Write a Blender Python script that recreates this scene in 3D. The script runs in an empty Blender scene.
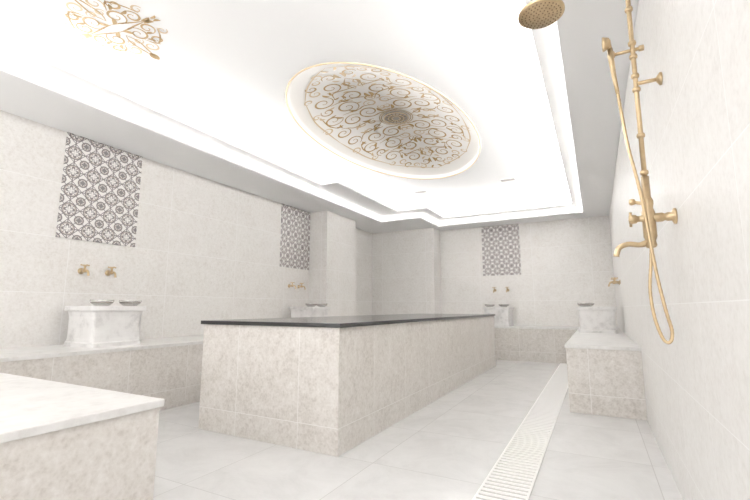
import bpy, math, random
from mathutils import Vector, Matrix
random.seed(4)
scn = bpy.context.scene
try:
    scn.view_settings.view_transform = 'Standard'
    scn.view_settings.look = 'None'
    scn.view_settings.exposure = .28
    scn.view_settings.gamma = 1.12
except Exception as e:
    print(e)

# ------------------------------------------------------------------ node helpers
class N:
    def __init__(s, nt, sock): s.nt, s.s = nt, sock
    def _m(s, op, o=None, c=None):
        n = s.nt.nodes.new('ShaderNodeMath'); n.operation = op
        s.nt.links.new(s.s, n.inputs[0])
        for i, q in ((1, o), (2, c)):
            if q is None: continue
            if isinstance(q, N): s.nt.links.new(q.s, n.inputs[i])
            else: n.inputs[i].default_value = q
        return N(s.nt, n.outputs[0])
    def __add__(s, o): return s._m('ADD', o)
    def __sub__(s, o): return s._m('SUBTRACT', o)
    def __mul__(s, o): return s._m('MULTIPLY', o)
    def __truediv__(s, o): return s._m('DIVIDE', o)
    def lt(s, o): return s._m('LESS_THAN', o)
    def gt(s, o): return s._m('GREATER_THAN', o)
    def abs(s): return s._m('ABSOLUTE')
    def sqrt(s): return s._m('SQRT')
    def floor(s): return s._m('FLOOR')
    def fract(s): return s._m('FRACT')
    def mx(s, o): return s._m('MAXIMUM', o)
    def pp(s, o): return s._m('PINGPONG', o)

def newmat(name):
    m = bpy.data.materials.new(name); m.use_nodes = True
    nt = m.node_tree
    return m, nt, nt.nodes['Principled BSDF']

def simple(name, col, rough=0.5, metal=0.0, noise=0.0, nscale=20, emis=0):
    m, nt, b = newmat(name)
    b.inputs['Base Color'].default_value = (*col, 1)
    b.inputs['Roughness'].default_value = rough
    b.inputs['Metallic'].default_value = metal
    if emis:
        b.inputs['Emission Color'].default_value = (*col, 1)
        b.inputs['Emission Strength'].default_value = emis
    if noise:
        g = nt.nodes.new('ShaderNodeNewGeometry')
        t = nt.nodes.new('ShaderNodeTexNoise'); t.inputs['Scale'].default_value = nscale
        t.inputs['Detail'].default_value = 6
        nt.links.new(g.outputs['Position'], t.inputs['Vector'])
        r = nt.nodes.new('ShaderNodeValToRGB')
        r.color_ramp.elements[0].position = .3; r.color_ramp.elements[1].position = .7
        r.color_ramp.elements[0].color = (*[max(0, c*(1-noise)) for c in col], 1)
        r.color_ramp.elements[1].color = (*[min(1, c*(1+noise*.5)) for c in col], 1)
        nt.links.new(t.outputs['Fac'], r.inputs['Fac'])
        nt.links.new(r.outputs['Color'], b.inputs['Base Color'])
    return m

def tile_mat(name, c_dark, c_mid, c_lite, grout, w, h, u0, v0, rough=.3, mott=14, gw=.004, cloud=False, tvar=.05, spec=.5):
    m, nt, b = newmat(name)
    g = nt.nodes.new('ShaderNodeNewGeometry')
    sp = nt.nodes.new('ShaderNodeSeparateXYZ'); nt.links.new(g.outputs['Position'], sp.inputs[0])
    sn = nt.nodes.new('ShaderNodeSeparateXYZ'); nt.links.new(g.outputs['True Normal'], sn.inputs[0])
    X, Y, Z = [N(nt, o) for o in sp.outputs]
    ax = N(nt, sn.outputs[0]).abs().gt(.5); az = N(nt, sn.outputs[2]).abs().gt(.5)
    u = X + (Y - X)*ax - u0
    v = Z + (Y - Z)*az - v0
    gr = u.pp(w/2).lt(gw/2).mx(v.pp(h/2).lt(gw/2))
    iu = (u/w).floor(); iv = (v/h).floor()
    cb = nt.nodes.new('ShaderNodeCombineXYZ')
    nt.links.new(iu.s, cb.inputs[0]); nt.links.new(iv.s, cb.inputs[1]); nt.links.new((ax+az*2).s, cb.inputs[2])
    wn = nt.nodes.new('ShaderNodeTexWhiteNoise'); nt.links.new(cb.outputs[0], wn.inputs['Vector'])
    vm = nt.nodes.new('ShaderNodeVectorMath'); vm.operation = 'MULTIPLY_ADD'
    nt.links.new(wn.outputs['Color'], vm.inputs[0]); vm.inputs[1].default_value = (7, 7, 7)
    nt.links.new(g.outputs['Position'], vm.inputs[2])
    n1 = nt.nodes.new('ShaderNodeTexNoise'); n1.inputs['Scale'].default_value = mott
    n1.inputs['Detail'].default_value = 8; n1.inputs['Roughness'].default_value = .75
    n1.inputs['Distortion'].default_value = .6 if cloud else .25
    nt.links.new(vm.outputs[0], n1.inputs['Vector'])
    n2 = nt.nodes.new('ShaderNodeTexVoronoi'); n2.inputs['Scale'].default_value = mott*2.2
    nt.links.new(vm.outputs[0], n2.inputs['Vector'])
    n3 = nt.nodes.new('ShaderNodeTexNoise'); n3.inputs['Scale'].default_value = 4
    n3.inputs['Detail'].default_value = 3
    nt.links.new(vm.outputs[0], n3.inputs['Vector'])
    f = N(nt, n1.outputs['Fac'])
    if not cloud:
        f = f + (N(nt, n2.outputs['Distance']) - .4)*.20 + (N(nt, n3.outputs['Fac']) - .5)*.28
    f = f + (N(nt, wn.outputs['Value']) - .5)*tvar
    r = nt.nodes.new('ShaderNodeValToRGB'); e = r.color_ramp.elements
    e[0].position = .26; e[0].color = (*c_dark, 1)
    e[1].position = .76; e[1].color = (*c_lite, 1)
    q = e.new(.50); q.color = (*c_mid, 1)
    nt.links.new(f.s, r.inputs['Fac'])
    mx = nt.nodes.new('ShaderNodeMix'); mx.data_type = 'RGBA'
    nt.links.new(gr.s, mx.inputs['Factor']); nt.links.new(r.outputs['Color'], mx.inputs[6])
    mx.inputs[7].default_value = (*grout, 1)
    nt.links.new(mx.outputs[2], b.inputs['Base Color'])
    b.inputs['Roughness'].default_value = rough
    b.inputs['Specular IOR Level'].default_value = spec
    bp = nt.nodes.new('ShaderNodeBump'); bp.inputs['Strength'].default_value = .3
    bp.inputs['Distance'].default_value = .002
    ht = f*.2 - gr
    nt.links.new(ht.s, bp.inputs['Height']); nt.links.new(bp.outputs[0], b.inputs['Normal'])
    return m

M_wall = tile_mat('wall_stone_tile', (.67, .63, .585), (.785, .76, .728), (.86, .84, .813), (.89, .875, .86), 1.1, .55, -.02, .60, rough=.35, mott=24, gw=.006, tvar=.06)
M_wallR = tile_mat('wall_stone_tile_side', (.71, .685, .655), (.795, .775, .75), (.85, .835, .815), (.90, .89, .875), .62, .40, .1, .22, rough=.45, mott=24, gw=.004, spec=.3)
M_table = tile_mat('platform_stone_tile', (.48, .435, .39), (.655, .615, .57), (.775, .745, .71), (.81, .785, .76), .62, .70, -.1, .18, rough=.35, mott=24, gw=.005)
M_floor = tile_mat('floor_stone_tile', (.62, .615, .61), (.715, .71, .705), (.79, .786, .78), (.55, .54, .53), .8, .8, .25, .1, rough=.16, mott=2.6, cloud=True, gw=.005, tvar=.05)
M_marble = tile_mat('honed_marble_top', (.62, .60, .575), (.74, .725, .705), (.81, .80, .785), (.74, .725, .705), 40, 40, 17, 17, rough=.28, mott=10, gw=.001)
M_basin = tile_mat('basin_marble', (.52, .505, .49), (.79, .775, .76), (.86, .85, .835), (.79, .775, .76), 40, 40, 17, 17, rough=.28, mott=5, gw=.001)
M_plaster = simple('white_plaster', (.96, .96, .96), .7)
M_dome = simple('dome_plaster', (.96, .94, .91), .5, noise=.02, nscale=3)
M_black = simple('black_granite', (.008, .008, .009), .15)
M_gold = simple('gold_paint', (.50, .32, .12), .45, metal=.1, noise=.2, nscale=30)
M_gold2 = simple('pale_gold_paint', (.70, .54, .34), .5)
M_brass = simple('aged_brass', (.56, .42, .25), .28, metal=1.0, noise=.12, nscale=40)
M_brassd = simple('dark_brass', (.25, .17, .09), .4, metal=.9)
M_silver = simple('tinned_metal', (.74, .72, .70), .22, metal=.85, noise=.15, nscale=90)
M_silverd = simple('engraved_band', (.30, .27, .24), .4, metal=.7, noise=.3, nscale=120)
M_drain = simple('drain_white', (.88, .87, .855), .4)
M_draind = simple('drain_shadow_gap', (.36, .345, .325), .7)
M_vent = simple('grille_grey', (.36, .34, .32), .5)
M_led = simple('led_strip', (1, .98, .955), .5, emis=125)
M_led2 = simple('led_strip_dim', (1, .98, .955), .5, emis=36)
M_led3 = simple('led_strip_lower', (1, .98, .955), .5, emis=7)

# encaustic tile
def pattern_mat():
    m, nt, b = newmat('patterned_encaustic_tile')
    tc = nt.nodes.new('ShaderNodeTexCoord')
    sp = nt.nodes.new('ShaderNodeSeparateXYZ'); nt.links.new(tc.outputs['Object'], sp.inputs[0])
    X, Y, Z = [N(nt, o) for o in sp.outputs]
    T = .2
    a = (((X + Y)/T).fract()*2 - 1).abs()
    c = ((Z/T).fract()*2 - 1).abs()
    r = (a*a + c*c).sqrt()
    a1 = a*-1 + 1; c1 = c*-1 + 1
    rc = (a1*a1 + c1*c1).sqrt()
    cos2 = ((a*a - c*c)/(r*r + .0001)).abs()
    cos2c = ((a1*a1 - c1*c1)/(rc*rc + .0001)).abs()
    ring = (r - .66).abs().lt(.05)
    pet = r.lt(cos2*.42 + .12)
    petin = r.lt(cos2*.28 + .05)
    ringc = (rc - .42).abs().lt(.06)
    petc = rc.lt(cos2c*.22 + .08)
    dia = (a + c - 1).abs().lt(.05)
    diag = (a - c).abs().lt(.05)*r.gt(.3)
    axl = (a.lt(.05)).mx(c.lt(.05))*r.gt(.6)
    dk = ring.mx(pet).mx(ringc).mx(petc).mx(dia).mx(diag).mx(axl)
    dk = dk*(petin*-1 + 1)
    tan = r.lt(.62)*r.gt(.50)
    tan = tan.mx(rc.lt(.36)*rc.gt(.28))
    mx1 = nt.nodes.new('ShaderNodeMix'); mx1.data_type = 'RGBA'
    mx1.inputs[6].default_value = (.80, .78, .755, 1); mx1.inputs[7].default_value = (.50, .44, .39, 1)
    nt.links.new(tan.s, mx1.inputs['Factor'])
    mx2 = nt.nodes.new('ShaderNodeMix'); mx2.data_type = 'RGBA'
    nt.links.new(mx1.outputs[2], mx2.inputs[6]); mx2.inputs[7].default_value = (.15, .13, .135, 1)
    nt.links.new(dk.s, mx2.inputs['Factor'])
    nt.links.new(mx2.outputs[2], b.inputs['Base Color'])
    b.inputs['Roughness'].default_value = .35
    return m
M_pat = pattern_mat()

# ------------------------------------------------------------------ mesh builder
class MB:
    def __init__(s, *mats): s.v, s.f, s.mi, s.sm, s.mats = [], [], [], [], list(mats)
    def face(s, idx, m=0, sm=False): s.f.append(idx); s.mi.append(m); s.sm.append(sm)
    def box(s, x0, x1, y0, y1, z0, z1, m=0, top=None):
        n = len(s.v)
        s.v += [(x0,y0,z0),(x1,y0,z0),(x1,y1,z0),(x0,y1,z0),(x0,y0,z1),(x1,y0,z1),(x1,y1,z1),(x0,y1,z1)]
        for k, q in enumerate([(0,3,2,1),(4,5,6,7),(0,1,5,4),(1,2,6,5),(2,3,7,6),(3,0,4,7)]):
            s.face([n+i for i in q], top if (k == 1 and top is not None) else m)
    def lathe(s, prof, c=(0,0,0), m=0, seg=40, axis='z', sm=True, rfun=None):
        n = len(s.v); P = len(prof)
        for i in range(seg):
            t = 2*math.pi*i/seg
            for (r, h) in prof:
                rr = r*(rfun(t, r) if rfun else 1)
                a, b_ = rr*math.cos(t), rr*math.sin(t)
                if axis == 'z': p = (c[0]+a, c[1]+b_, c[2]+h)
                elif axis == 'x': p = (c[0]+h, c[1]+a, c[2]+b_)
                else: p = (c[0]+b_, c[1]+h, c[2]+a)
                s.v.append(p)
        for i in range(seg):
            j = (i+1) % seg
            for k in range(P-1):
                s.face([n+i*P+k, n+j*P+k, n+j*P+k+1, n+i*P+k+1], m, sm)
        s.face([n+i*P for i in range(seg)][::-1], m)
        s.face([n+i*P+P-1 for i in range(seg)], m)
    def tube(s, pts, r, m=0, seg=12, cap=True):
        pts = [Vector(p) for p in pts]
        rs = r if isinstance(r, (list, tuple)) else [r]*len(pts)
        n0 = len(s.v); t0 = (pts[1]-pts[0]).normalized()
        up = Vector((0, 0, 1)) if abs(t0.z) < .9 else Vector((1, 0, 0))
        nrm = t0.cross(up).normalized()
        for i, p in enumerate(pts):
            if i == 0: t = t0
            elif i == len(pts)-1: t = (pts[i]-pts[i-1]).normalized()
            else: t = (pts[i+1]-pts[i-1]).normalized()
            nrm = (nrm - t*nrm.dot(t)).normalized(); bn = t.cross(nrm)
            for k in range(seg):
                a = 2*math.pi*k/seg
                s.v.append(tuple(p + (nrm*math.cos(a)+bn*math.sin(a))*rs[i]))
        for i in range(len(pts)-1):
            for k in range(seg):
                l = (k+1) % seg
                s.face([n0+i*seg+k, n0+i*seg+l, n0+(i+1)*seg+l, n0+(i+1)*seg+k], m, True)
        if cap:
            s.face([n0+k for k in range(seg)][::-1], m)
            s.face([n0+(len(pts)-1)*seg+k for k in range(seg)], m)
    def build(s, name, loc=(0,0,0), rotz=0, bevel=0):
        me = bpy.data.meshes.new(name); me.from_pydata(s.v, [], s.f)
        for mt in s.mats: me.materials.append(mt)
        for p, mi, sm in zip(me.polygons, s.mi, s.sm): p.material_index = mi; p.use_smooth = sm
        me.update()
        o = bpy.data.objects.new(name, me); scn.collection.objects.link(o)
        o.location = loc; o.rotation_euler = (0, 0, rotz)
        if bevel:
            b = o.modifiers.new('bev', 'BEVEL'); b.width = bevel; b.segments = 2; b.limit_method = 'ANGLE'
        return o

def smooth(pts, n=8):
    P = [Vector(p) for p in pts]; P = [P[0]*2-P[1]] + P + [P[-1]*2-P[-2]]; out = []
    for i in range(1, len(P)-2):
        for k in range(n):
            t = k/n; a, b, c, d = P[i-1], P[i], P[i+1], P[i+2]
            out.append(.5*((2*b)+(c-a)*t+(2*a-5*b+4*c-d)*t*t+(3*b-a-3*c+d)*t**3))
    out.append(P[-2]); return out

# ------------------------------------------------------------------ room constants
XL, XR, YB, YF = -4.7, .34, 9.1, -1.6
ZS, ZC = 2.80, 3.15
BH = .64

b = MB(M_floor); b.box(XL-.1, XR+.1, YF, YB+.1, -.1, 0); b.build('floor')
b = MB(M_wall); b.box(XL-.12, XL, YF, YB+.12, 0, ZC+.5); b.build('wall_left')
b = MB(M_wallR); b.box(XR, XR+.12, YF, YB+.12, 0, ZC+.5); b.build('wall_right')
b = MB(M_wall); b.box(XL, XR, YB, YB+.12, 0, ZC+.5); b.build('wall_back')
b = MB(M_wall); b.box(XL, -4.3, 6.17, 7.2, 0, ZS); b.build('wall_pier_left')
b = MB(M_wall); b.box(XL, -3.13, 8.65, YB, 0, ZS); b.build('wall_pier_back')

# ---- ceiling
OX0, OX1, OY0, OY1 = -3.9, -.1, -.9, 8.6
CX, CY, EA, EB, DD = -2.12, 4.55, .98, 1.80, .25
def domez(x, y):
    q = min(1, math.hypot((x-CX)/EA, (y-CY)/EB))
    return ZC + .05 + DD*(1-q**2.2)
b = MB(M_plaster, M_dome)
angs = [2*math.pi*i/160 for i in range(160)]
for cx, cy in ((OX0,OY0),(OX1,OY0),(OX1,OY1),(OX0,OY1)):
    angs.append(math.atan2(cy-CY, cx-CX) % (2*math.pi))
angs = sorted(set(angs)); n = len(angs)
rings = [[], [], []]
for a in angs:
    c, s_ = math.cos(a), math.sin(a)
    k = 1/math.hypot(c/EA, s_/EB)
    tx = ((OX1-CX) if c > 0 else (CX-OX0))/max(1e-9, abs(c))
    ty = ((OY1-CY) if s_ > 0 else (CY-OY0))/max(1e-9, abs(s_))
    t = min(tx, ty)
    rings[0].append((CX+c*t, CY+s_*t, ZC))
    rings[1].append((CX+c*k*1.0, CY+s_*k, ZC))
    rings[2].append((CX+c*k, CY+s_*k, ZC+.05))
allr = rings[:]
base_q = [(.97), .92, .85, .75, .62, .48, .34, .2, .08]
for q in base_q:
    rr = []
    for a in angs:
        c, s_ = math.cos(a), math.sin(a); k = q/math.hypot(c/EA, s_/EB)
        x, y = CX+c*k, CY+s_*k; rr.append((x, y, domez(x, y)))
    allr.append(rr)
for rr in allr: b.v += rr
for ri in range(len(allr)-1):
    for i in range(n):
        j = (i+1) % n
        b.face([ri*n+i, ri*n+j, (ri+1)*n+j, (ri+1)*n+i][::-1], 1 if ri >= 1 else 0, ri >= 2)
L = len(allr)-1
b.face([L*n+i for i in range(n)], 1)
b.build('ceiling')

# soffit in three layers: bottom lip, shallow lit groove, upper body
b = MB(M_plaster)
G = .09
for (za, zb, g) in ((ZS, ZS+.035, 0), (ZS+.035, 2.91, G), (2.91, ZC+.02, 0)):
    b.box(XL, OX0-g, YF, YB, za, zb)
    b.box(OX1+g, XR, YF, YB, za, zb)
    b.box(OX0-g, OX1+g, OY1+g, YB, za, zb)
    b.box(OX0-g, OX1+g, YF, OY0-g, za, zb)
    b.box(OX0-g, -3.0-g, 7.6+g, OY1+g, za, zb)
b.build('ceiling_soffit')
# cove ledge
b = MB(M_plaster)
z0, z1 = 2.91, 2.95
b.box(OX0, -3.68, OY0, 5.1, z0, z1)
b.box(OX0, -3.38, 5.1, 7.3, z0, z1)
b.box(OX0, -2.75, 7.3, 7.6, z0, z1)
b.box(-3.0, -2.75, 7.6, 8.3, z0, z1)
b.box(-3.0, OX1, 8.3, OY1, z0, z1)
b.box(-.27, OX1, OY0, 8.3, z0, z1)
b.box(-3.68, -.27, OY0, OY0+.25, z0, z1)
b.build('trim_cove_ledge')
b = MB(M_led, M_led2, M_led3)
b.box(OX0+.03, OX0+.07, 2.6, 7.5, z1, z1+.02)
b.box(OX0+.03, OX0+.07, OY0+.1, 2.6, z1, z1+.02, 1)
b.box(-2.98, OX1-.05, 8.53, 8.57, z1, z1+.02)
b.box(OX1-.05, OX1-.02, 1.5, 8.5, z1, z1+.02)
b.box(OX1-.05, OX1-.02, OY0+.1, 1.5, z1, z1+.02, 1)
b.box(OX0+.1, -.2, OY0+.03, OY0+.07, z1, z1+.02, 1)
b.box(-3.8, -3.1, 7.53, 7.57, z1, z1+.02)
b.box(-2.97, -2.93, 7.7, 8.5, z1, z1+.02)
zl = ZS+.035
b.box(OX0-.075, OX0-.05, OY0, 7.6, zl, zl+.015, 2)
b.box(OX1+.05, OX1+.075, OY0, OY1, zl, zl+.015, 2)
b.box(-3.0, OX1, OY1+.05, OY1+.075, zl, zl+.015, 2)
b.box(OX0, -3.1, 7.65, 7.675, zl, zl+.015, 2)
b.box(-3.075, -3.05, 7.7, OY1, zl, zl+.015, 2)
b.build('led_cove_light')

# ellipse rim moulding
b = MB(M_gold2)
pts = [(CX+EA*1.0*math.cos(2*math.pi*i/120), CY+EB*1.0*math.sin(2*math.pi*i/120), ZC) for i in range(121)]
b.tube(pts, .009, cap=False); b.build('trim_medallion')

# ---- painted scrolls
def ribbon(mb, pts, w, zf, m=0):
    n0 = len(mb.v); K = len(pts)
    for i, p in enumerate(pts):
        a = pts[max(0, i-1)]; c = pts[min(K-1, i+1)]
        dx, dy = c[0]-a[0], c[1]-a[1]; l = math.hypot(dx, dy) or 1
        nx, ny = -dy/l, dx/l; ww = w(i/(K-1))/2
        for sg in (1, -1):
            x, y = p[0]+nx*ww*sg, p[1]+ny*ww*sg
            mb.v.append((x, y, zf(x, y)))
    for i in range(K-1): mb.face([n0+2*i, n0+2*i+1, n0+2*i+3, n0+2*i+2], m)
def spiral(cx, cy, R, turns, rot, hand):
    out = []; K = int(26*turns)
    for i in range(K+1):
        t = i/K; r = R*(1-t)**.8 + .012; a = rot + hand*t*turns*2*math.pi
        out.append((cx+r*math.cos(a), cy+r*math.sin(a)))
    return out
def leaf(cx, cy, L, rot):
    return [(cx+math.cos(rot)*L*t/8 + math.sin(rot)*L*.15*math.sin(math.pi*t/8), cy+math.sin(rot)*L*t/8 - math.cos(rot)*L*.15*math.sin(math.pi*t/8)) for t in range(9)]
def motif(mb, spirals, arcs, leaves, ox, oy, zf, wid=.02, sym=((1,1),(-1,1),(1,-1),(-1,-1)), ang=0, sc=1):
    ca, sa = math.cos(ang)*sc, math.sin(ang)*sc
    for sx, sy in sym:
        tr = lambda ps: [(ox+(p[0]*sx*ca-p[1]*sy*sa), oy+(p[0]*sx*sa+p[1]*sy*ca)) for p in ps]
        for (x, y, R, tn, rot, hd, m) in spirals:
            ribbon(mb, tr(spiral(x, y, R, tn, rot, hd)), lambda t: wid*(.55+.9*math.sin(math.pi*min(1, t*1.1+.05))**2), zf, m)
        for (ps, m) in arcs:
            q = [(v.x, v.y) for v in smooth([(a, c_, 0) for a, c_ in ps], 10)]
            ribbon(mb, tr(q), lambda t: wid*(.35+.8*math.sin(math.pi*t)), zf, m)
        for (x, y, Ln, rot, m) in leaves:
            ribbon(mb, tr(leaf(x, y, Ln, rot)), lambda t: Ln*.32*math.sin(math.pi*t)**.8+.001, zf, m)
b = MB(M_gold, M_gold2)
zf = lambda x, y: domez(x, y) - .006
sp_ = [(.22,.33,.13,1.6,-2.2,1,0),(.46,.30,.12,1.5,2.6,-1,0),(.36,.62,.14,1.6,-1.4,-1,0),(.64,.50,.11,1.4,3.6,1,0),
       (.16,.82,.12,1.5,-1.0,1,0),(.50,.93,.12,1.5,2.4,1,0),(.24,1.15,.11,1.5,-.6,-1,0),(.72,.14,.10,1.5,1.9,1,0),
       (.10,.52,.07,1.3,0,1,1),(.58,.72,.07,1.3,1,-1,0),(.12,1.36,.07,1.2,0,1,0),(.82,.36,.06,1.2,1,1,1),(.42,1.18,.06,1.2,2,-1,1)]
ar_ = [([(0,.2),(.12,.22),(.24,.2),(.35,.3)],0),([(.08,.46),(.2,.5),(.3,.47),(.5,.5)],0),([(.0,.6),(.1,.72),(.3,.78),(.48,.8)],0),
       ([(.2,0),(.35,.1),(.55,.12),(.62,.2)],0),([(.0,1.0),(.14,1.0),(.3,1.02),(.36,.9)],0),([(0,1.6),(.2,1.5),(.4,1.36),(.6,1.14)],1),
       ([(.86,0),(.84,.3),(.78,.7),(.6,1.14)],1),([(.7,.3),(.74,.45),(.7,.7)],0),([(0,1.25),(.08,1.12),(.05,.95)],0)]
lf_ = [(.05,.24,.13,1.2,0),(.3,.13,.12,.3,0),(.3,.46,.12,.7,0),(.52,.45,.11,1.0,0),(.0,.66,.14,1.4,0),(.26,.74,.12,.9,0),(.46,.75,.10,.2,1),
       (.05,1.05,.12,1.3,0),(.36,1.0,.10,1.2,0),(.62,.3,.10,.4,0),(.02,1.28,.13,1.5,0),(.68,.62,.09,1.2,1),(.16,.62,.08,.2,1),(.3,.9,.08,0,0),(.55,.58,.07,.2,0)]
occ = [(x, y, R) for (x, y, R, *_r) in sp_]
for k in range(900):
    x, y = random.uniform(.03, .86), random.uniform(.05, 1.58); R = random.choice((.03, .04, .055))
    if math.hypot(x, y) < .24 or math.hypot(x/.9, y/1.66) > .93: continue
    if all(math.hypot(x-q[0], y-q[1]) > R+q[2]+.012 for q in occ):
        occ.append((x, y, R)); mm = random.choice((0, 1))
        if R < .035: lf_.append((x-.02, y-.02, .09, random.uniform(0, 6), mm))
        else: sp_.append((x, y, R, 1.1, random.uniform(0, 6), random.choice((-1, 1)), mm))
motif(b, sp_, ar_, lf_, CX, CY, zf, .015, sc=.99)
for R in (.19, .215):
    ribbon(b, [(CX+R*math.cos(2*math.pi*i/60), CY+R*math.sin(2*math.pi*i/60)) for i in range(61)], lambda t: .009, zf, 0)
fl = lambda x, y: ZC - .003
motif(b, [(.13,.12,.08,1.4,-2,1,0),(.27,.08,.06,1.3,2,-1,0),(.1,.3,.06,1.3,-1,1,1),(.24,.24,.05,1.2,2,1,0),(.38,.14,.035,1.1,0,1,1),(.05,.2,.03,1.1,0,1,1)],
      [([(0,.05),(.1,.04),(.2,.02),(.34,.0)],0),([(0,.1),(.04,.2),(.02,.36),(.0,.46)],0),([(.12,.2),(.2,.28),(.3,.2),(.36,.1)],0)],
      [(.02,.05,.1,.8,0),(.3,.02,.1,.1,0),(.0,.38,.12,1.57,0),(.15,.2,.08,.8,0),(.2,.14,.08,.2,0),(.4,.02,.07,.2,0)],
      -3.14, 1.62, fl, .012, ang=.2, sc=.85)
o = b.build('ceiling_painted_ornament')

# centre grille
b = MB(M_vent, M_gold2, M_brassd)
zt = domez(CX, CY)
b.lathe([(.01, .0), (.15, .0), (.155, -.012), (.14, -.022), (.01, -.022)], (CX, CY, zt), 0)
for R in (.155, .10, .055):
    b.tube([(CX+R*math.cos(2*math.pi*i/40), CY+R*math.sin(2*math.pi*i/40), zt-.022) for i in range(41)], .006, 1, 8, False)
for i in range(16):
    a = 2*math.pi*i/16
    b.tube([(CX+.06*math.cos(a), CY+.06*math.sin(a), zt-.024), (CX+.14*math.cos(a), CY+.14*math.sin(a), zt-.024)], .004, 2, 6)
b.build('ceiling_vent_rosette')
# small rectangular vents
for (x, y) in ((-1.17, 6.95), (-2.75, 6.95)):
    b = MB(M_plaster, M_vent)
    b.box(-.13, .13, -.07, .07, -.012, 0)
    for k in range(5):
        b.box(-.11, .11, -.055+.024*k, -.045+.024*k, -.016, -.012, 1)
    b.build('ceiling_air_vent', (x, y, ZC))

# ---- central platform
b = MB(M_table, M_black)
TX0, TX1, TY0, TY1 = -3.0, -1.61, 2.48, 7.5
b.box(TX0, TX1, TY0, TY1, 0, .862, 0)
b.box(TX0-.02, TX1+.02, TY0-.02, TY1+.02, .862, .893, 1)
b.build('heated_marble_platform', bevel=.003)

# ---- benches
def bench(x0, x1, y0, y1, ex=(0,0,0,0), BH=BH):
    b = MB(M_table, M_marble)
    b.box(x0, x1, y0, y1, 0, BH-.03, 0)
    b.box(x0-ex[0], x1+ex[1], y0-ex[2], y1+ex[3], BH-.03, BH, 1)
    b.build('tiled_bench', bevel=.004)
bench(XL, -1.60, YF+.2, 1.13, (0,.012,0,.012), .63)
b = MB(M_table, M_marble)
for (x0,x1,y0,y1) in ((XL,-3.85,1.15,8.35),):
    b.box(x0,x1,y0,6.17,0,BH-.03,0); b.box(-4.3,x1,6.17,7.2,0,BH-.03,0); b.box(x0,x1,7.2,y1,0,BH-.03,0)
    b.box(x0,x1+.012,y0,6.17,BH-.03,BH,1); b.box(-4.3,x1+.012,6.17,7.2,BH-.03,BH,1); b.box(x0,x1+.012,7.2,y1,BH-.03,BH,1)
b.build('tiled_bench')
b = MB(M_table, M_marble)
b.box(-3.13, XR, 8.36, YB, 0, BH-.03, 0); b.box(-3.13, XR, 8.35, YB, BH-.03, BH, 1)
b.box(XL, -3.13, 8.36, 8.65, 0, BH-.03, 0); b.box(XL, -3.13, 8.35, 8.65, BH-.03, BH, 1)
b.build('tiled_bench')
bench(-.29, XR, 4.55, 8.34, (.012,0,.012,0))

# ---- patterned panels
def panel(loc, ax):
    b = MB(M_pat)
    if ax == 'y': b.box(0, .012, 0, .8, 0, 1.098)
    else: b.box(0, .8, -.012, 0, 0, 1.098)
    b.build('patterned_tile_panel', loc)
panel((XL, 2.05, 1.70), 'y')
panel((XL, 5.36, 1.70), 'y')
panel((-2.15, YB, 1.70), 'x')

# ---- basins : squarish carved marble block with rounded corners, slab rim and round bowl
def basin(x, y, bowls):
    b = MB(M_basin)
    R = .25
    def rf(t, r):
        if r < .19: return 1
        nn = 11
        return (abs(math.cos(t))**nn + abs(math.sin(t))**nn)**(-1/nn)
    b.lathe([(.02,0),(R,0),(R,.035),(R-.010,.045),(R-.014,.08),(R-.015,.20),(R-.012,.28),(R-.006,.32),(R,.333)], (0,0,0), 0, 96, rfun=rf, sm=False)
    b.lathe([(R-.02,.333),(R+.014,.333),(R+.018,.338),(R+.018,.375),(R+.014,.38),(.18,.38),(.17,.375),(.15,.345),(.02,.34)], (0,0,0), 0, 96, rfun=rf, sm=False)
    b.build('marble_basin', (x, y, BH))
    for (dx, dy) in bowls:
        c = MB(M_silver, M_silverd)
        c.lathe([(.01,0),(.055,0),(.085,.02),(.098,.045),(.1,.058),(.092,.058),(.08,.035),(.01,.02)], (0,0,0), 0, 32)
        c.lathe([(.086,.024),(.094,.03),(.0955,.036),(.088,.036)], (0,0,0), 1, 32)
        for k in range(14):
            a = 2*math.pi*k/14
            c.lathe([(.001,-.006),(.006,0),(.001,.006)], (.098*math.cos(a), .098*math.sin(a), .046), 0, 6)
        c.build('metal_bath_bowl', (x+dx, y+dy, BH+.38))
basin(-4.32, 2.39, ((.15,-.13),(.17,.13)))
basin(-4.32, 5.72, ((.15,-.16),(.15,.14)))
basin(-1.77, 8.72, ((-.14,-.17),(.14,-.17)))
basin(.0, 7.1, ((-.15,-.17),(-.12,.16)))

# ---- wall taps (local +x = away from wall)
def tap(loc, rot):
    b = MB(M_brass)
    b.lathe([(.004,0),(.032,0),(.032,.006),(.02,.014),(.014,.02),(.012,.05),(.018,.055),(.018,.085),(.01,.095),(.004,.097)], (0,0,0), 0, 20, 'x')
    b.tube(smooth([(.07,0,0),(.10,0,.004),(.13,0,-.006),(.145,0,-.035),(.146,0,-.055)], 5), [.011]*20+[.013], 0, 10)
    b.lathe([(.004,0),(.012,0),(.010,.03),(.015,.035),(.015,.045),(.004,.05)], (.07,0,.012), 0, 14)
    b.tube([(.07,-.036,.058),(.07,.036,.058)], .006, 0, 8); b.tube([(.034,0,.058),(.106,0,.058)], .006, 0, 8)
    for p in ((.07,-.036),(.07,.036),(.034,0),(.106,0)):
        b.lathe([(.001,-.009),(.007,-.006),(.0095,0),(.007,.006),(.001,.009)], (p[0],p[1],.058), 0, 10)
    b.build('brass_wall_tap', loc, rot)
for y in (2.31, 2.58, 5.62, 5.88): tap((XL, y, 1.38), 0)
for x in (-1.91, -1.64): tap((x, YB, 1.38), -math.pi/2)
for y in (7.0, 7.27): tap((XR, y, 1.38), math.pi)

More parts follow.
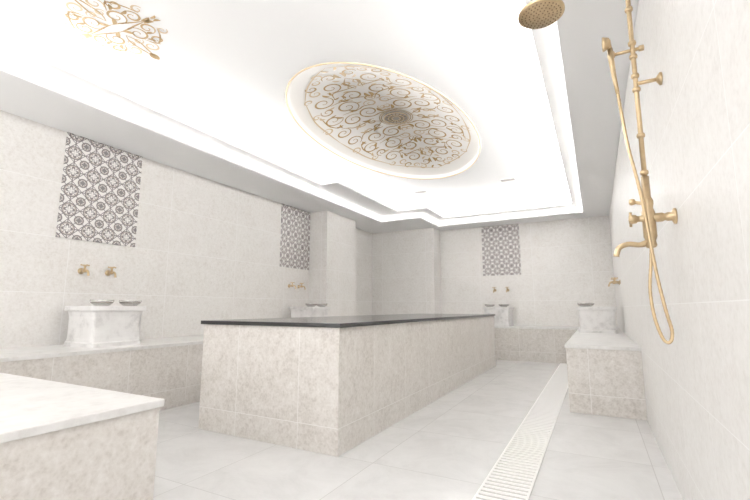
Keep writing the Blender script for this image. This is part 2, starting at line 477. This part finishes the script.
# ---- shower column
b = MB(M_brass, M_brassd)
PX, PY = .238, 2.2
b.tube([(PX,PY,1.30),(PX,PY,1.6)], .017)
riser = [(PX,PY,1.5),(PX,PY,2.1),(PX,PY,2.56)] + smooth([(PX,PY,2.6),(PX-.02,PY,2.67),(PX-.09,PY,2.71),(PX-.2,PY,2.715),(PX-.33,PY,2.71),(PX-.38,PY,2.68),(PX-.396,PY,2.62),(PX-.396,PY,2.60)], 6)
b.tube(riser, .0105)
for z in (1.62, 1.80, 2.03, 2.10, 2.20, 2.27, 2.45):
    b.lathe([(.01,-.012),(.016,-.009),(.018,0),(.016,.009),(.01,.012)], (PX,PY,z), 0, 16)
# rain head
hx, hz = PX-.396, 2.575
b.lathe([(.008,.05),(.018,.045),(.02,.025),(.05,.016),(.105,.010),(.118,.004),(.118,-.006),(.110,-.012),(.01,-.013)], (hx,PY,hz), 0, 40)
for R, nn in ((.02,6),(.04,12),(.06,18),(.08,24),(.098,30)):
    for k in range(nn):
        a = 2*math.pi*k/nn
        b.lathe([(.0035,-.016),(.0035,-.012)], (hx+R*math.cos(a), PY+R*math.sin(a), hz), 1, 6)
# wall bracket
b.tube([(PX,PY,2.06),(XR,PY,2.06)], .009)
b.lathe([(.004,0),(.03,0),(.03,-.008),(.014,-.02),(.01,-.022)][::-1], (XR,PY,2.06), 0, 20, 'x')
# cradle + hand shower
b.tube([(PX+.03,PY,2.235),(PX-.09,PY-.0,2.235)], .008)
b.lathe([(.005,-.015),(.016,-.013),(.018,0),(.016,.013),(.005,.015)], (PX-.09,PY,2.235), 0, 16)
b.lathe([(.005,-.012),(.014,-.01),(.014,.01),(.005,.012)], (PX+.035,PY,2.235), 0, 12, 'x')
b.tube([(.143,2.18,2.26),(.145,2.18,2.2),(.152,2.18,2.10),(.160,2.18,2.02)], [.012,.013,.010,.008])
b.lathe([(.012,.03),(.026,.022),(.034,0),(.034,-.006),(.004,-.008)], (.118,2.17,2.285), 0, 20, 'x')
b.tube([(.143,2.18,2.25),(.14,2.175,2.28),(.126,2.17,2.285)], .011)
# mixer
b.lathe([(.004,-.005),(.018,0),(.024,.01),(.020,.03),(.027,.05),(.027,.16),(.020,.18),(.024,.20),(.024,.215),(.014,.24),(.012,.25)], (PX,PY,1.27), 0, 24)
b.lathe([(.004,0),(.019,.002),(.022,.012),(.020,.03),(.014,.036),(.014,.05),(.021,.056),(.021,.13),(.016,.14),(.02,.15),(.02,.165),(.036,.172),(.036,.181)], (.159,PY,1.405), 0, 24, 'x')
for k in range(4):
    a = math.pi/2*k + .4
    b.tube([(.168,PY,1.405),(.168,PY+.034*math.cos(a),1.405+.034*math.sin(a))], .006, 0, 8)
b.tube([(PX,PY,1.47),(PX-.05,PY,1.485)], .008)
b.lathe([(.004,0),(.013,.003),(.016,.012),(.013,.024),(.004,.028)], (PX-.072,PY,1.487), 0, 14, 'x')
b.tube(smooth([(PX,PY,1.30),(PX-.04,PY-.005,1.285),(PX-.09,PY-.01,1.29),(PX-.125,PY-.014,1.275),(PX-.138,PY-.015,1.245),(PX-.14,PY-.015,1.235)], 5), [.014]*5+[.012]*16+[.012]*4+[.015])
# hose
hose = smooth([(.160,2.18,2.02),(.168,2.17,1.9),(.182,2.165,1.74),(.204,2.16,1.58),(.218,2.155,1.45),(.230,2.155,1.3),(.243,2.16,1.15),(.262,2.16,1.0),(.279,2.165,.90),(.268,2.17,.855),(.246,2.18,.87),(.224,2.19,.96),(.218,2.2,1.08),(.231,2.2,1.2),(.238,2.2,1.275)], 10)
b.tube(hose, [.0075 if (i % 2) else .0066 for i in range(len(hose))], 0, 10)
b.build('brass_shower_column')

# ---- linear drain
b = MB(M_drain, M_draind)
DX0, DX1 = -.64, -.38
b.box(DX0, DX1, YF+.1, 8.34, 0, .002, 1)
b.box(DX0, DX0+.012, YF+.1, 8.34, .002, .007); b.box(DX1-.012, DX1, YF+.1, 8.34, .002, .007)
y = YF+.12
while y < 8.32:
    b.box(DX0+.012, DX1-.012, y, y+.034, .002, .0065); y += .05
b.build('floor_drain_grate')

# ------------------------------------------------------------------ light / world
w = bpy.data.worlds.new('World'); scn.world = w; w.use_nodes = True
w.node_tree.nodes['Background'].inputs[0].default_value = (1, .985, .97, 1)
w.node_tree.nodes['Background'].inputs[1].default_value = 2.1

cam = bpy.data.cameras.new('camera'); co = bpy.data.objects.new('camera', cam); scn.collection.objects.link(co)
cam.sensor_width = 36; cam.lens = 410/750*36; cam.clip_start = .02
co.location = (0, 0, 1.0)
co.rotation_euler = (math.radians(90+8.05), 0, math.radians(28.1))
scn.camera = co
